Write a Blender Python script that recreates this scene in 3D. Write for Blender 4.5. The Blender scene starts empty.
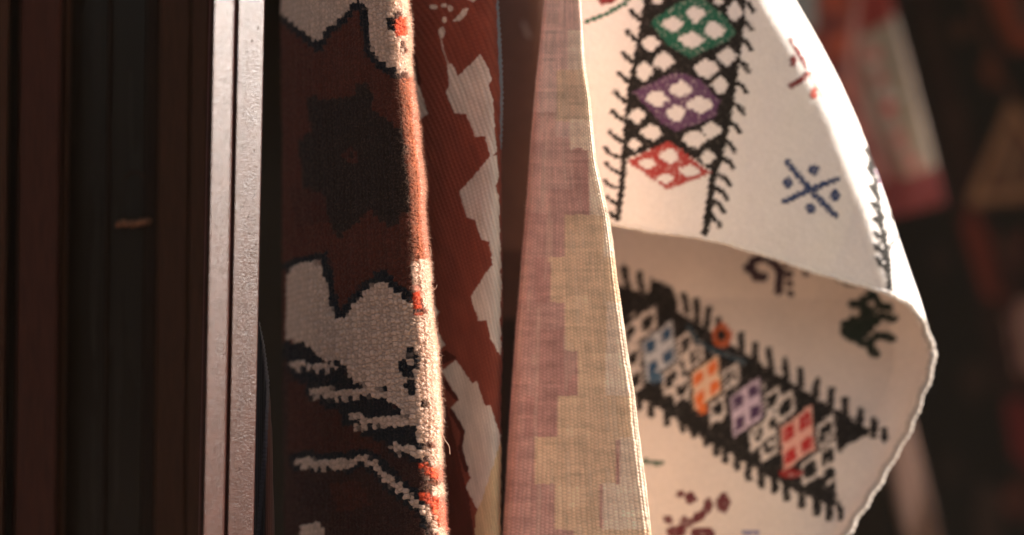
import bpy, math, random
import numpy as np
random.seed(7); RNG = np.random.default_rng(7)
S = bpy.context.scene
W, H = 1024, 535
LENS = 70.0
K = 36.0 / LENS / W
CZ = 1.35

def P(px, py, d):
    """picture ray at real distance d -> world metres (works on arrays)"""
    return np.stack(np.broadcast_arrays((px - 512.0) * K * d, d, CZ - (py - 267.5) * K * d), -1)

def lin(r, g, b):
    f = lambda c: c / 12.92 if c <= .04045 else ((c + .055) / 1.055) ** 2.4
    return (f(r / 255), f(g / 255), f(b / 255))

def tag(o, label=None, cat=None, group=None, kind=None):
    if label: o['label'] = label
    if cat: o['category'] = cat
    if group: o['group'] = group
    if kind: o['kind'] = kind
    return o

def empty(name, loc, label, cat, group=None):
    o = bpy.data.objects.new(name, None)
    S.collection.objects.link(o); o.location = loc; o.empty_display_size = .02
    return tag(o, label, cat, group)

def mesh_obj(name, V, F, mat, parent=None, smooth=True, col=None, loops=4):
    """V (n,3) world metres, F (m,k) indices"""
    V = np.asarray(V, np.float64).reshape(-1, 3)
    if parent is not None:
        V = V - np.array(parent.location)
    me = bpy.data.meshes.new(name)
    F = np.asarray(F, np.int32)
    k = F.shape[1]
    me.vertices.add(len(V)); me.vertices.foreach_set('co', V.astype(np.float32).ravel())
    me.loops.add(F.size); me.loops.foreach_set('vertex_index', F.ravel())
    me.polygons.add(len(F)); me.polygons.foreach_set('loop_start', np.arange(0, F.size, k, dtype=np.int32))
    try: me.polygons.foreach_set('loop_total', np.full(len(F), k, np.int32))
    except Exception: pass
    me.update(calc_edges=True); me.validate()
    me.polygons.foreach_set('use_smooth', np.full(len(me.polygons), smooth))
    if col is not None:
        a = me.color_attributes.new('Col', 'FLOAT_COLOR', 'POINT')
        c = np.ones((len(V), 4), np.float32); c[:, :3] = np.asarray(col).reshape(-1, 3)
        a.data.foreach_set('color', c.ravel())
    me.materials.append(mat)
    o = bpy.data.objects.new(name, me); S.collection.objects.link(o)
    if parent is not None: o.parent = parent
    return o

def grid_faces(nr, nc, wrap=False, off=0):
    r = np.arange(nr - 1)[:, None]; c = np.arange(nc if wrap else nc - 1)[None, :]
    c2 = (c + 1) % nc
    a = r * nc + c; b = r * nc + c2; d = (r + 1) * nc + c; e = (r + 1) * nc + c2
    return np.stack([a, d, e, b], -1).reshape(-1, 4) + off

def interp(y, pts):
    ys = [p[0] for p in pts]; xs = [p[1] for p in pts]
    y = np.asarray(y, float)
    out = np.interp(y, ys, xs)
    # straight continuation beyond the ends
    s0 = (xs[1] - xs[0]) / (ys[1] - ys[0]); s1 = (xs[-1] - xs[-2]) / (ys[-1] - ys[-2])
    out = np.where(y < ys[0], xs[0] + (y - ys[0]) * s0, out)
    return np.where(y > ys[-1], xs[-1] + (y - ys[-1]) * s1, out)

def smooth1(a, n):
    k = np.hanning(n + 2)[1:-1]; k /= k.sum()
    p = np.pad(a, (n // 2, n - 1 - n // 2), mode='edge')
    return np.convolve(p, k, 'valid')

def spline(pts, n=12, closed=False):
    """Catmull-Rom through points"""
    p = np.asarray(pts, float); m = len(p); out = []
    rng = range(m if closed else m - 1)
    for i in rng:
        if closed: a, b, c, d = p[(i - 1) % m], p[i], p[(i + 1) % m], p[(i + 2) % m]
        else: a, b, c, d = p[max(i - 1, 0)], p[i], p[i + 1], p[min(i + 2, m - 1)]
        for t in np.linspace(0, 1, n, endpoint=False):
            out.append(.5 * ((2 * b) + (c - a) * t + (2 * a - 5 * b + 4 * c - d) * t * t + (-a + 3 * b - 3 * c + d) * t ** 3))
    if not closed: out.append(p[-1])
    return np.array(out)

def vnoise(x, y, seed=0):
    """smooth value noise on arrays"""
    x = np.asarray(x, float); y = np.asarray(y, float)
    xi = np.floor(x).astype(np.int64); yi = np.floor(y).astype(np.int64)
    fx = x - xi; fy = y - yi; fx = fx * fx * (3 - 2 * fx); fy = fy * fy * (3 - 2 * fy)
    def h(a, b):
        n = (a * 374761393 + b * 668265263 + seed * 144269504) & 0xffffffff
        n = ((n ^ (n >> 13)) * 1274126177) & 0xffffffff
        return ((n ^ (n >> 16)) & 0xffff) / 65535.0
    return (h(xi, yi) * (1 - fx) + h(xi + 1, yi) * fx) * (1 - fy) + (h(xi, yi + 1) * (1 - fx) + h(xi + 1, yi + 1) * fx) * fy
def fbm(x, y, seed=0, o=3):
    s = 0; a = .5
    for i in range(o):
        s = s + a * (vnoise(x * 2 ** i, y * 2 ** i, seed + i * 17) - .5); a *= .5
    return s

# ---------------------------------------------------------------- woven patterns
class Cloth:
    """the dyed pattern of a textile, drawn on its own flat plan"""
    def __init__(s, x0, y0, x1, y1, base, res=2.0):
        s.x0, s.y0, s.r = x0, y0, res
        s.w, s.h = int((x1 - x0) * res), int((y1 - y0) * res)
        s.a = np.empty((s.h, s.w, 3)); s.a[:] = base
    def _win(s, xa, ya, xb, yb):
        i0 = max(0, int((ya - s.y0) * s.r) - 1); i1 = min(s.h, int((yb - s.y0) * s.r) + 2)
        j0 = max(0, int((xa - s.x0) * s.r) - 1); j1 = min(s.w, int((xb - s.x0) * s.r) + 2)
        if i1 <= i0 or j1 <= j0: return None
        yy, xx = np.mgrid[i0:i1, j0:j1]
        return i0, i1, j0, j1, xx / s.r + s.x0, yy / s.r + s.y0
    def poly(s, pts, c, jag=0):
        p = np.array(pts, float)
        w = s._win(p[:, 0].min() - 2, p[:, 1].min() - 2, p[:, 0].max() + 2, p[:, 1].max() + 2)
        if w is None: return
        i0, i1, j0, j1, X, Y = w
        if jag: X = X + jag * 2 * fbm(X / 4, Y / 4, 3, 2); Y = Y + jag * 2 * fbm(X / 4 + 50, Y / 4, 5, 2)
        ins = np.zeros(X.shape, bool)
        for k in range(len(p)):
            (xa, ya), (xb, yb) = p[k], p[(k + 1) % len(p)]
            if ya == yb: continue
            ins ^= ((ya > Y) != (yb > Y)) & (X < (xb - xa) * (Y - ya) / (yb - ya) + xa)
        s.a[i0:i1, j0:j1][ins] = c
    def line(s, pts, w_, c, jag=0):
        for (xa, ya), (xb, yb) in zip(pts[:-1], pts[1:]):
            r = w_ / 2
            w = s._win(min(xa, xb) - r - 2, min(ya, yb) - r - 2, max(xa, xb) + r + 2, max(ya, yb) + r + 2)
            if w is None: continue
            i0, i1, j0, j1, X, Y = w
            L = max((xb - xa) ** 2 + (yb - ya) ** 2, 1e-6)
            t = np.clip(((X - xa) * (xb - xa) + (Y - ya) * (yb - ya)) / L, 0, 1)
            d = np.hypot(X - xa - t * (xb - xa), Y - ya - t * (yb - ya))
            if jag: d = d + jag * 2 * fbm(X / 2.5, Y / 2.5, 9, 2)
            s.a[i0:i1, j0:j1][d < r] = c
    def blob(s, x, y, rx, ry, c, p=2.0, jag=.0):
        w = s._win(x - rx - 2, y - ry - 2, x + rx + 2, y + ry + 2)
        if w is None: return
        i0, i1, j0, j1, X, Y = w
        d = np.abs((X - x) / rx) ** p + np.abs((Y - y) / ry) ** p
        if jag: d = d + jag * 2 * fbm(X / 3, Y / 3, 4, 2)
        s.a[i0:i1, j0:j1][d < 1] = c
    def sample(s, x, y):
        fx = np.clip((np.asarray(x, float) - s.x0) * s.r, 0, s.w - 1.001)
        fy = np.clip((np.asarray(y, float) - s.y0) * s.r, 0, s.h - 1.001)
        j = fx.astype(int); i = fy.astype(int); u = (fx - j)[..., None]; v = (fy - i)[..., None]
        return (s.a[i, j] * (1 - u) + s.a[i, j + 1] * u) * (1 - v) + (s.a[i + 1, j] * (1 - u) + s.a[i + 1, j + 1] * u) * v

# ---------------------------------------------------------------- materials
def principled(name):
    m = bpy.data.materials.new(name); m.use_nodes = True
    return m, m.node_tree, m.node_tree.nodes['Principled BSDF']
def node(nt, t, **kw):
    n = nt.nodes.new(t)
    for k, v in kw.items():
        if k in n.inputs: n.inputs[k].default_value = v
        else: setattr(n, k, v)
    return n
def textile(name, sheen=.25, nscale=900., nstr=.25, tint=.12, bump=.0004):
    m, nt, b = principled(name)
    at = node(nt, 'ShaderNodeVertexColor', layer_name='Col')
    tc = node(nt, 'ShaderNodeTexCoord')
    nz = node(nt, 'ShaderNodeTexNoise', Scale=nscale, Detail=3.0)
    nt.links.new(tc.outputs['Object'], nz.inputs['Vector'])
    mr = node(nt, 'ShaderNodeMapRange'); mr.inputs['From Min'].default_value = .3; mr.inputs['From Max'].default_value = .7
    mr.inputs['To Min'].default_value = 1 - tint; mr.inputs['To Max'].default_value = 1 + tint
    nt.links.new(nz.outputs['Fac'], mr.inputs['Value'])
    mx = node(nt, 'ShaderNodeVectorMath', operation='SCALE')
    nt.links.new(at.outputs['Color'], mx.inputs[0]); nt.links.new(mr.outputs['Result'], mx.inputs['Scale'])
    nt.links.new(mx.outputs['Vector'], b.inputs['Base Color'])
    bp = node(nt, 'ShaderNodeBump', Strength=nstr, Distance=bump)
    nt.links.new(nz.outputs['Fac'], bp.inputs['Height']); nt.links.new(bp.outputs['Normal'], b.inputs['Normal'])
    b.inputs['Roughness'].default_value = .92
    b.inputs['Specular IOR Level'].default_value = .15
    b.inputs['Sheen Weight'].default_value = sheen; b.inputs['Sheen Roughness'].default_value = .5
    return m
M_PILE = textile('wool_pile', .08, 1500, .5, .22, .0005)
M_WEAVE = textile('flat_weave_wool', .06, 1300, .4, .12, .0003)
M_FELT = textile('thick_wool_weave', .08, 700, .4, .05, .0004)
M_FUZZ = textile('wool_fibre', .15, 800, .0, .05, .0001)
_nt = M_FUZZ.node_tree; _b = _nt.nodes['Principled BSDF']; _o = _nt.nodes['Material Output']
_t = _nt.nodes.new('ShaderNodeBsdfTranslucent'); _m = _nt.nodes.new('ShaderNodeMixShader'); _m.inputs[0].default_value = .5
_nt.links.new(_b.inputs['Base Color'].links[0].from_socket, _t.inputs['Color'])
_nt.links.new(_b.outputs[0], _m.inputs[1]); _nt.links.new(_t.outputs[0], _m.inputs[2]); _nt.links.new(_m.outputs[0], _o.inputs['Surface'])

def plain(name, c, rough=.7, spec=.3, nscale=60., var=.25, streak=None, bump=.0):
    m, nt, b = principled(name)
    tc = node(nt, 'ShaderNodeTexCoord'); mp = node(nt, 'ShaderNodeMapping')
    if streak: mp.inputs['Scale'].default_value = streak
    nz = node(nt, 'ShaderNodeTexNoise', Scale=nscale, Detail=5.0)
    nt.links.new(tc.outputs['Object'], mp.inputs['Vector']); nt.links.new(mp.outputs['Vector'], nz.inputs['Vector'])
    cr = node(nt, 'ShaderNodeValToRGB')
    cr.color_ramp.elements[0].position = .3; cr.color_ramp.elements[1].position = .7
    cr.color_ramp.elements[0].color = (*[x * (1 - var) for x in c], 1); cr.color_ramp.elements[1].color = (*[x * (1 + var) for x in c], 1)
    nt.links.new(nz.outputs['Fac'], cr.inputs['Fac']); nt.links.new(cr.outputs['Color'], b.inputs['Base Color'])
    b.inputs['Roughness'].default_value = rough; b.inputs['Specular IOR Level'].default_value = spec
    if bump:
        bp = node(nt, 'ShaderNodeBump', Strength=.6, Distance=bump)
        nt.links.new(nz.outputs['Fac'], bp.inputs['Height']); nt.links.new(bp.outputs['Normal'], b.inputs['Normal'])
    return m

# ---------------------------------------------------------------- lofted textile folded round on itself
YT, YB = -110.0, 640.0
def loft(prof, left, right, d0, rows, step, nfine=400):
    """prof: closed top-view outline (a, depth). returns px,py,d, arc (px units), front mask"""
    c = spline(prof, 40, closed=True)
    wid = 115.0
    seg = np.hypot(np.diff(np.r_[c[:, 0], c[0, 0]]) * wid, np.diff(np.r_[c[:, 1], c[0, 1]]) / (K * d0))
    arc = np.r_[0, np.cumsum(seg)]
    cc = np.vstack([c, c[:1]])
    n = int(arc[-1] / step)
    s = np.linspace(0, arc[-1], n, endpoint=False)
    a = np.interp(s, arc, cc[:, 0]); b = np.interp(s, arc, cc[:, 1])
    PY = np.broadcast_to(rows[:, None], (len(rows), n))
    L = left(rows)[:, None]; R = right(rows)[:, None]
    PX = L + (R - L) * a[None, :]
    D = np.broadcast_to(d0 + b[None, :], PX.shape)
    return PX, PY, D, np.broadcast_to(s[None, :], PX.shape), a, b, arc[-1]

def normals(V):
    du = np.roll(V, -1, 1) - np.roll(V, 1, 1)
    dv = np.gradient(V, axis=0)
    n = np.cross(dv, du); n /= np.linalg.norm(n, axis=-1, keepdims=True) + 1e-12
    return n

# =============================================================== 1. knotted pile rug, folded, in focus
RUST = lin(90, 42, 31); RUST2 = lin(80, 37, 28); CREAM = lin(212, 181, 162); NAVY = lin(22, 26, 34); DARK = lin(46, 31, 27); ORNG = lin(206, 74, 42)
GREYL = lin(196, 184, 172)
c1 = Cloth(270, YT, 450, YB, RUST)
for q in range(2): pass
def outl(pts, w, c): c1.line(pts, w, c)
c1.poly([(270, YT), (450, YT), (450, -60), (420, -44), (392, -62), (360, -40), (330, -58), (300, -42), (270, -60)], RUST2)
edge_top = [(284, 16), (300, 31), (319, 45), (331, 29), (346, 14), (358, 1), (364, 8), (366, 30), (371, 52), (380, 63), (396, 70), (404, 74)]
c1.poly([(270, -50)] + [(300, -36), (330, -52), (360, -34), (392, -56), (420, -38), (450, -50)] + [(450, 78), (425, 79), (402, 76)] + edge_top[::-1] + [(270, 10)], CREAM)
outl([(x, y + 3) for x, y in edge_top], 7.5, NAVY)
c1.poly([(386, 20), (394, 18), (402, 10), (402, 24), (397, 34), (393, 30)], NAVY); c1.poly([(397, 20), (404, 16), (407, 36), (399, 34)], ORNG)
c1.poly([(400, 42), (404, 40), (406, 52), (402, 52)], NAVY)
c1.poly([(308, 98), (352, 98), (358, 84), (368, 84), (376, 112), (400, 130), (408, 150), (408, 205), (397, 225), (388, 226), (370, 208), (352, 228), (340, 238), (330, 222), (328, 195), (304, 188), (298, 140), (308, 135)], DARK)
c1.blob(350, 155, 9, 7, RUST2); c1.blob(352, 156, 3, 3, DARK)
c1.poly([(290, 188), (304, 188), (328, 196), (330, 222), (318, 224), (296, 226)], RUST2)
low = [(288, 272), (294, 266), (310, 263), (326, 262), (329, 276), (333, 300), (338, 315), (342, 320), (355, 303), (369, 288), (383, 278), (394, 289), (407, 300), (417, 313), (421, 316)]
c1.poly([(288, 270)] + low[1:] + [(415, 300), (411, 272), (412, 262), (450, 262), (450, 448), (420, 448), (415, 430), (408, 418), (388, 399), (378, 395), (362, 386), (350, 377), (338, 368), (326, 362), (322, 357), (304, 342), (288, 341)], CREAM)
outl([(x - (0 if i > 9 else 0), y - 4.5) for i, (x, y) in enumerate(low)], 8, NAVY)
c1.line([(410, 268), (414, 292), (420, 314)], 4, ORNG)
# dark ground below the cream field
G2 = lin(62, 32, 28)
body = [(270, 343), (304, 343), (322, 357), (338, 369), (350, 377), (363, 388), (380, 398), (390, 400), (404, 414), (415, 430), (421, 447), (440, 452), (450, YB), (270, YB)]
c1.poly(body, G2)
c1.poly([(290, 382), (316, 380), (330, 402), (350, 412), (362, 432), (380, 440), (384, 452), (330, 456), (290, 452)], RUST2)
c1.poly([(330, 485), (362, 482), (372, 505), (340, 512)], RUST2); c1.poly([(300, 560), (420, 560), (430, 600), (300, 610)], RUST)
def stripe(pts, w, over=7):
    c1.line(pts, w + over * 1.6, NAVY)
for pts, w in (([(296, 365), (338, 370)], 5), ([(315, 391), (345, 393), (380, 395)], 7), ([(352, 418), (380, 423), (408, 425)], 7), ([(394, 446), (410, 451), (430, 454)], 7),
               ([(300, 461), (350, 463), (362, 457), (372, 462), (388, 477), (408, 495), (424, 509), (433, 524), (446, 548)], 8)):
    stripe(pts, w)
c1.poly([(270, 343), (304, 342), (323, 358), (325, 362), (298, 362), (270, 360)], NAVY)
c1.poly([(292, 370), (336, 369), (350, 377), (365, 389), (314, 387), (296, 380)], NAVY)
c1.poly([(316, 398), (372, 398), (390, 403), (406, 417), (350, 414), (330, 410)], NAVY)
c1.poly([(352, 427), (408, 426), (416, 436), (422, 446), (392, 444), (366, 438)], NAVY)
for pts, w in (([(290, 364), (338, 367)], 5), ([(315, 391), (345, 393), (385, 393)], 7.5), ([(352, 417), (380, 421), (412, 421)], 7.5), ([(394, 446), (410, 450), (436, 452)], 7.5),
               ([(300, 462), (350, 464), (362, 458), (372, 463), (388, 478), (408, 496), (424, 510), (433, 524), (446, 548)], 8)):
    c1.line(pts, w, CREAM)
for x0, x1, y in ((300, 330, 369), (318, 366, 398), (356, 402, 426.5), (400, 424, 456), (306, 350, 468)):
    for x in np.arange(x0, x1, 9.6): c1.blob(x, y, 2.6, 3.4, CREAM)
c1.poly([(430, 447), (450, 446), (450, 470), (424, 462)], CREAM)
c1.poly([(421, 464), (436, 466), (439, 474), (434, 482), (425, 474)], ORNG)
c1.poly([(425, 476), (432, 484), (442, 484), (442, 496), (432, 494)], CREAM)
c1.poly([(416, 484), (424, 492), (436, 497), (442, 505), (446, 540), (436, 520), (428, 505), (420, 497)], ORNG)
c1.poly([(302, 526), (320, 523), (326, 530), (326, 545), (300, 545)], CREAM)
for pts in ([(407, 347), (414, 348), (421, 358), (420, 369), (413, 363)], [(396, 367), (402, 359), (412, 367), (418, 378), (411, 380), (417, 385), (416, 397), (408, 393), (403, 385), (408, 381)], [(421, 400), (427, 398), (431, 407), (424, 411)]):
    c1.poly(pts, NAVY)
c1.poly([(300, 110), (310, 108), (312, 132), (299, 134)], RUST)

rug1 = empty('pile_rug', (-.1, 1.55, 1.1), 'hairy rust and cream knotted rug with navy outlines, its right fold in bright sun', 'rug', 'rugs hanging for sale')
edgeR = lambda y: interp(y, [(-60, 398), (0, 404.5), (94, 411.5), (184, 421), (274, 426.5), (344, 432.6), (434, 437.3), (535, 442), (640, 446)]) + 0.8 * np.sin(np.asarray(y) / 17.) * np.sin(np.asarray(y) / 41.)
edgeL = lambda y: interp(y, [(-110, 281), (270, 285), (640, 288)])
rows = np.arange(YT, YB, .42)
prof1 = [(0, .160), (.05, .130), (.12, .104), (.25, .071), (.45, .042), (.66, .0185), (.80, .0045), (.875, .0), (.925, .0009), (.965, .0045), (.99, .0115), (1.0, .022), (.985, .034), (.92, .046), (.70, .066), (.45, .090), (.2, .150), (.08, .185), (.01, .185)]
PX, PY, D, ARC, a1, b1, A1 = loft(prof1, edgeL, edgeR, 1.50, rows, .42)
V = P(PX, PY, D); N = normals(V)
kx, ky = 4.9, 4.7
ncx = int(round(A1 / kx)); kx = A1 / ncx
def knots(u, v):
    """distance to the nearest wool knot and that knot's place; knots sit in staggered, slightly wandering rows"""
    u = u + 3.2 * fbm(u / 40, v / 40, 31, 2) + 3.8 * fbm(u / 2.3, v / 2.3, 35, 2); v2 = v + 2.5 * fbm(u / 35 + 9, v / 60, 33, 2) + 3.8 * fbm(u / 2.3 + 33, v / 2.3, 37, 2)
    ci = np.floor(u / kx).astype(int); cj = np.floor(v2 / ky).astype(int)
    best = np.full(u.shape, 1e9); bu = np.zeros(u.shape); bv = np.zeros(u.shape); bi = np.zeros(u.shape)
    second = np.full(u.shape, 1e9)
    for di in (-1, 0, 1):
        for dj in (-1, 0, 1):
            i = ci + di; j = cj + dj
            h1 = ((i * 7349 + j * 9151) * 2654435761 & 0xffff) / 65535.; h2 = ((i * 5741 + j * 3571) * 2246822519 & 0xffff) / 65535.
            qx = (i + .5 + (h1 - .5) * .9) * kx; qy = (j + .5 + .5 * (i & 1) + (h2 - .5) * .9) * ky
            dd = ((u - qx) / kx) ** 2 + ((v2 - qy) / ky) ** 2
            m = dd < best
            second = np.where(m, best, np.minimum(second, dd))
            best = np.where(m, dd, best); bu = np.where(m, qx, bu); bv = np.where(m, qy, bv); bi = np.where(m, h1 * .6 + h2 * .4, bi)
    return np.sqrt(best), np.sqrt(second), bu, bv, bi
d1, d2, bu, bv, bi = knots(ARC, PY)
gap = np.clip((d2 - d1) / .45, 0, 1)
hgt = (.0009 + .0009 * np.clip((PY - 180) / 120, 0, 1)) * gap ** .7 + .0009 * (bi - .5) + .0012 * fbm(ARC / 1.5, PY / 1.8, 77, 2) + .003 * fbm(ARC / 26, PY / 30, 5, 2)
sgrid = ARC[0]; amap = np.interp(np.mod(bu, A1), np.r_[sgrid, A1], np.r_[a1, a1[0]])
kpx = edgeL(PY) + (edgeR(PY) - edgeL(PY)) * amap
col = c1.sample(kpx, bv)
rim_glow = (np.clip((a1 - .90) / .06, 0, 1) * (sgrid < A1 * .6))[None, :, None]        # orange sun glow of the fold, put into the wool colour
rim_glow = rim_glow * .34 * np.clip((.30 - col.mean(-1, keepdims=True)) / .15, 0, 1) * np.where(col.mean(-1, keepdims=True) < .03, .4, 1)
col = col * (1 - rim_glow) + rim_glow * np.array((.98, .30, .13))
rim_white = (np.clip((a1 - .972) / .015, 0, 1) * (sgrid < A1 * .6))[None, :, None] * np.clip(.25 + 1.6 * (bi[..., None] - .35), 0, 1) * .42  # near-white sunlit rim painted over the outermost knots
col = col * (1 - rim_white) + rim_white * np.array((.98, .74, .62))
shade = (.86 + .28 * bi)[..., None] * (.66 + .34 * gap[..., None])  # tone varies per knot; shade in the crevices is painted in
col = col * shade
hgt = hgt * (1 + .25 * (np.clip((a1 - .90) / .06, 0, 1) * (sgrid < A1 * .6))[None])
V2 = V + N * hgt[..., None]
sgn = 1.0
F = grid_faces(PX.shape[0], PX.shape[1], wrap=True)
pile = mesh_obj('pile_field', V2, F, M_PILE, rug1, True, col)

def fuzz(name, base, nrm, colr, lmin, lmax, wid, parent, droop=.4, bendr=.6, mat=None):
    """loose wool hairs: each a thin tapering two-segment blade"""
    n = len(base)
    L = RNG.uniform(lmin, lmax, n)[:, None]
    rnd = RNG.normal(0, 1, (n, 3)); rnd /= np.linalg.norm(rnd, axis=1, keepdims=True)
    d = nrm + bendr * rnd; d /= np.linalg.norm(d, axis=1, keepdims=True)
    rnd2 = RNG.normal(0, .5, (n, 3))
    side = np.cross(d, RNG.normal(0, 1, (n, 3))); side /= np.linalg.norm(side, axis=1, keepdims=True)
    p0 = base; p1 = p0 + d * L * .5; d2_ = d + rnd2 + np.array([0, 0, -droop]); d2_ /= np.linalg.norm(d2_, axis=1, keepdims=True)
    p2 = p1 + d2_ * L * .5
    w = wid
    V = np.stack([p0 - side * w, p0 + side * w, p1 - side * w * .8, p1 + side * w * .8, p2 - side * w * .35, p2 + side * w * .35], 1).reshape(-1, 3)
    i = np.arange(n)[:, None] * 6
    F = np.concatenate([i + np.array([0, 1, 3, 2]), i + np.array([2, 3, 5, 4])], 0)
    c = np.repeat(colr, 6, 0)
    o = mesh_obj(name, V, F, mat or M_FUZZ, parent, False, c)
    tag(o, kind='stuff'); return o
# hairs over the whole face, thickest on the fold
vis = (ARC[0] < A1 * .54)
ii = RNG.integers(0, PX.shape[0], 110000); jj = RNG.choice(np.where(vis)[0], 110000)
keep = RNG.random(110000) < np.clip(.45 + 1.2 * (a1[jj] - .75) * 2, .45, 1)
ii, jj = ii[keep], jj[keep]
hcol = col * .82 + .18 * np.array((.62, .36, .26))
fuzz('pile_hairs', V2[ii, jj], N[ii, jj], np.clip(hcol[ii, jj] * 1.1, 0, 1), .0010, .0030, .00011, rug1, .4, .9)
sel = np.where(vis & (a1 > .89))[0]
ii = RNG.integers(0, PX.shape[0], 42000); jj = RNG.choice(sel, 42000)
fuzz('pile_hairs', V2[ii, jj], N[ii, jj], np.clip(col[ii, jj] * .75 + .25 * np.array((.98, .62, .44)), 0, 1), .002, .0060, .00009, rug1, .3, .9)  # fold hairs coloured paler to carry the painted sun glow

def tube(name, pts, rad, mat, parent, col=(.8, .8, .8), sides=8, twist=None):
    p = np.asarray(pts, float); n = len(p); rad = np.broadcast_to(rad, (n,))
    T = np.gradient(p, axis=0); T /= np.linalg.norm(T, axis=1, keepdims=True)
    up = np.array([0, -1, .1]); A = np.cross(T, up); A /= np.linalg.norm(A, axis=1, keepdims=True); B = np.cross(A, T)
    th = np.linspace(0, 2 * math.pi, sides, endpoint=False)
    R = rad[:, None] * np.ones(sides)[None]
    if twist is not None:
        s = np.r_[0, np.cumsum(np.linalg.norm(np.diff(p, axis=0), axis=1))]
        ph = s[:, None] * twist + th[None] * 2
        R = R * (1 + .16 * np.sin(ph) + .06 * np.sin(ph * 2.7 + 1))
    V = p[:, None] + (A[:, None] * np.cos(th)[None, :, None] + B[:, None] * np.sin(th)[None, :, None]) * R[..., None]
    c = np.broadcast_to(np.asarray(col, float), (n * sides, 3)) if np.ndim(col) == 1 else np.repeat(col, sides, 0)
    return mesh_obj(name, V.reshape(-1, 3), grid_faces(n, sides, wrap=True), mat, parent, True, c)
for pts, r in (([(436, 424, 1.515), (441, 431, 1.505), (445, 440, 1.50), (449, 446, 1.50), (450, 454, 1.502)], .00032),
               ([(437, 396, 1.515), (440, 400, 1.51), (443, 398, 1.505), (446, 401, 1.503)], .0002),
               ([(427, 250, 1.515), (430, 247, 1.508), (431, 253, 1.505), (429, 258, 1.506)], .0002),
               ([(433, 372, 1.515), (437, 368, 1.508), (440, 374, 1.505)], .00018),
               ([(431, 286, 1.515), (435, 289, 1.508), (437, 285, 1.505)], .00018)):
    q = spline(pts, 8)
    tube('loose_thread', P(q[:, 0], q[:, 1], q[:, 2]), r, M_FUZZ, rug1, CREAM, 5)

# =============================================================== 2. rust flat-woven kilim behind it
KR = lin(132, 68, 54); KW = lin(210, 200, 190); KB = lin(206, 182, 146); KD = lin(84, 36, 30)
c2 = Cloth(370, YT, 520, YB, KR)
for (x, y, rx, ry) in ((434, 7, 4, 2.4), (444.5, 5.5, 3.2, 2), (450.5, 8.5, 2.6, 3.5), (445, 20, 2.5, 3), (442, 32.5, 3.2, 6)): c2.blob(x, y, rx, ry, KW)
c2.poly([(453, 22), (463, 9), (469, 8), (467, 14), (460, 21)], KW); c2.poly([(464, -3), (478, -1), (474, 3)], KW)
c2.line([(441, 38), (443, 52), (448, 64)], 1.2, KW)
c2.poly([(447, 66), (450, 63), (454, 68), (458, 76), (481, 54), (489, 69), (491, 80), (489, 86), (493, 100), (494, 120), (497, 152), (491, 158), (485, 136), (475, 137), (466, 114), (455, 113), (446, 93), (449, 84)], KW)
c2.poly([(489, 157), (497, 155), (499, 180), (496, 186), (500, 200), (500, 242), (502, 268), (493, 268), (490, 242), (483, 240), (476, 220), (467, 217), (459, 192), (474, 175)], KW)
c2.poly([(488, 270), (500, 258), (502, 290), (500, 300), (501, 356), (497, 351), (492, 340), (491, 341), (487, 320), (479, 321), (471, 297)], KW)
c2.poly([(442, 371), (456, 360), (466, 374), (473, 384), (477, 381), (486, 406), (491, 405), (495, 421), (500, 434), (501, 460), (492, 474), (484, 500), (479, 512), (473, 500), (466, 487), (471, 478), (469, 470), (458, 452), (465, 433), (451, 408), (459, 400)], KW)
c2.poly([(500, 442), (506, 442), (506, 700), (478, 640), (474, 560), (476, 515), (482, 500), (490, 475)], KB)
for pts in ([(407, 34), (410, 40), (414, 47), (410, 50)], [(410, 62), (413, 68), (428, 113), (415, 124), (408, 90)], [(427, 272), (434, 277), (431, 280)], [(430, 303), (440, 312), (434, 317), (428, 314)], [(431, 322), (446, 345), (436, 353), (428, 335)], [(436, 372), (443, 366), (440, 378)]): c2.poly(pts, KW)
c2.poly([(458, 358), (446, 350), (436, 356), (440, 366)], KD); c2.line([(441, 378), (456, 398)], 5, KD); c2.line([(451, 411), (463, 432), (460, 450), (467, 470)], 4.5, KD)
c2.poly([(400, 380), (440, 385), (450, 420), (458, 455), (470, 500), (474, 540), (474, 640), (400, 640)], lin(92, 40, 32))
c2.line([(408, 36), (415, 58), (419, 84)], 4, KD)
for yy in (-100, -70, 560, 600):
    c2.poly([(400, yy), (430, yy - 22), (462, yy), (430, yy + 22)], KW); c2.poly([(414, yy), (430, yy - 11), (446, yy), (430, yy + 11)], KD)
kil = empty('rust_kilim', (-.05, 1.6, 1.1), 'rust red kilim with pale stepped motifs, half hidden behind the hairy rug', 'rug', 'rugs hanging for sale')
k2R = lambda y: interp(y, [(-110, 492), (0, 497), (100, 501), (270, 502.5), (440, 501), (640, 500)])
k2L = lambda y: 388 + 0 * np.asarray(y)
rows2 = np.arange(YT, YB, .55)
prof2 = [(0, .050), (.2, .040), (.45, .026), (.7, .014), (.86, .003), (.94, .001), (.985, .006), (1.0, .016), (.985, .03), (.9, .042), (.6, .062), (.2, .088), (0, .082), (-.02, .066)]
PX, PY, D, ARC, a2, b2, A2 = loft(prof2, k2L, k2R, 1.562, rows2, .5)
V = P(PX, PY, D); N = normals(V)
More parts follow.
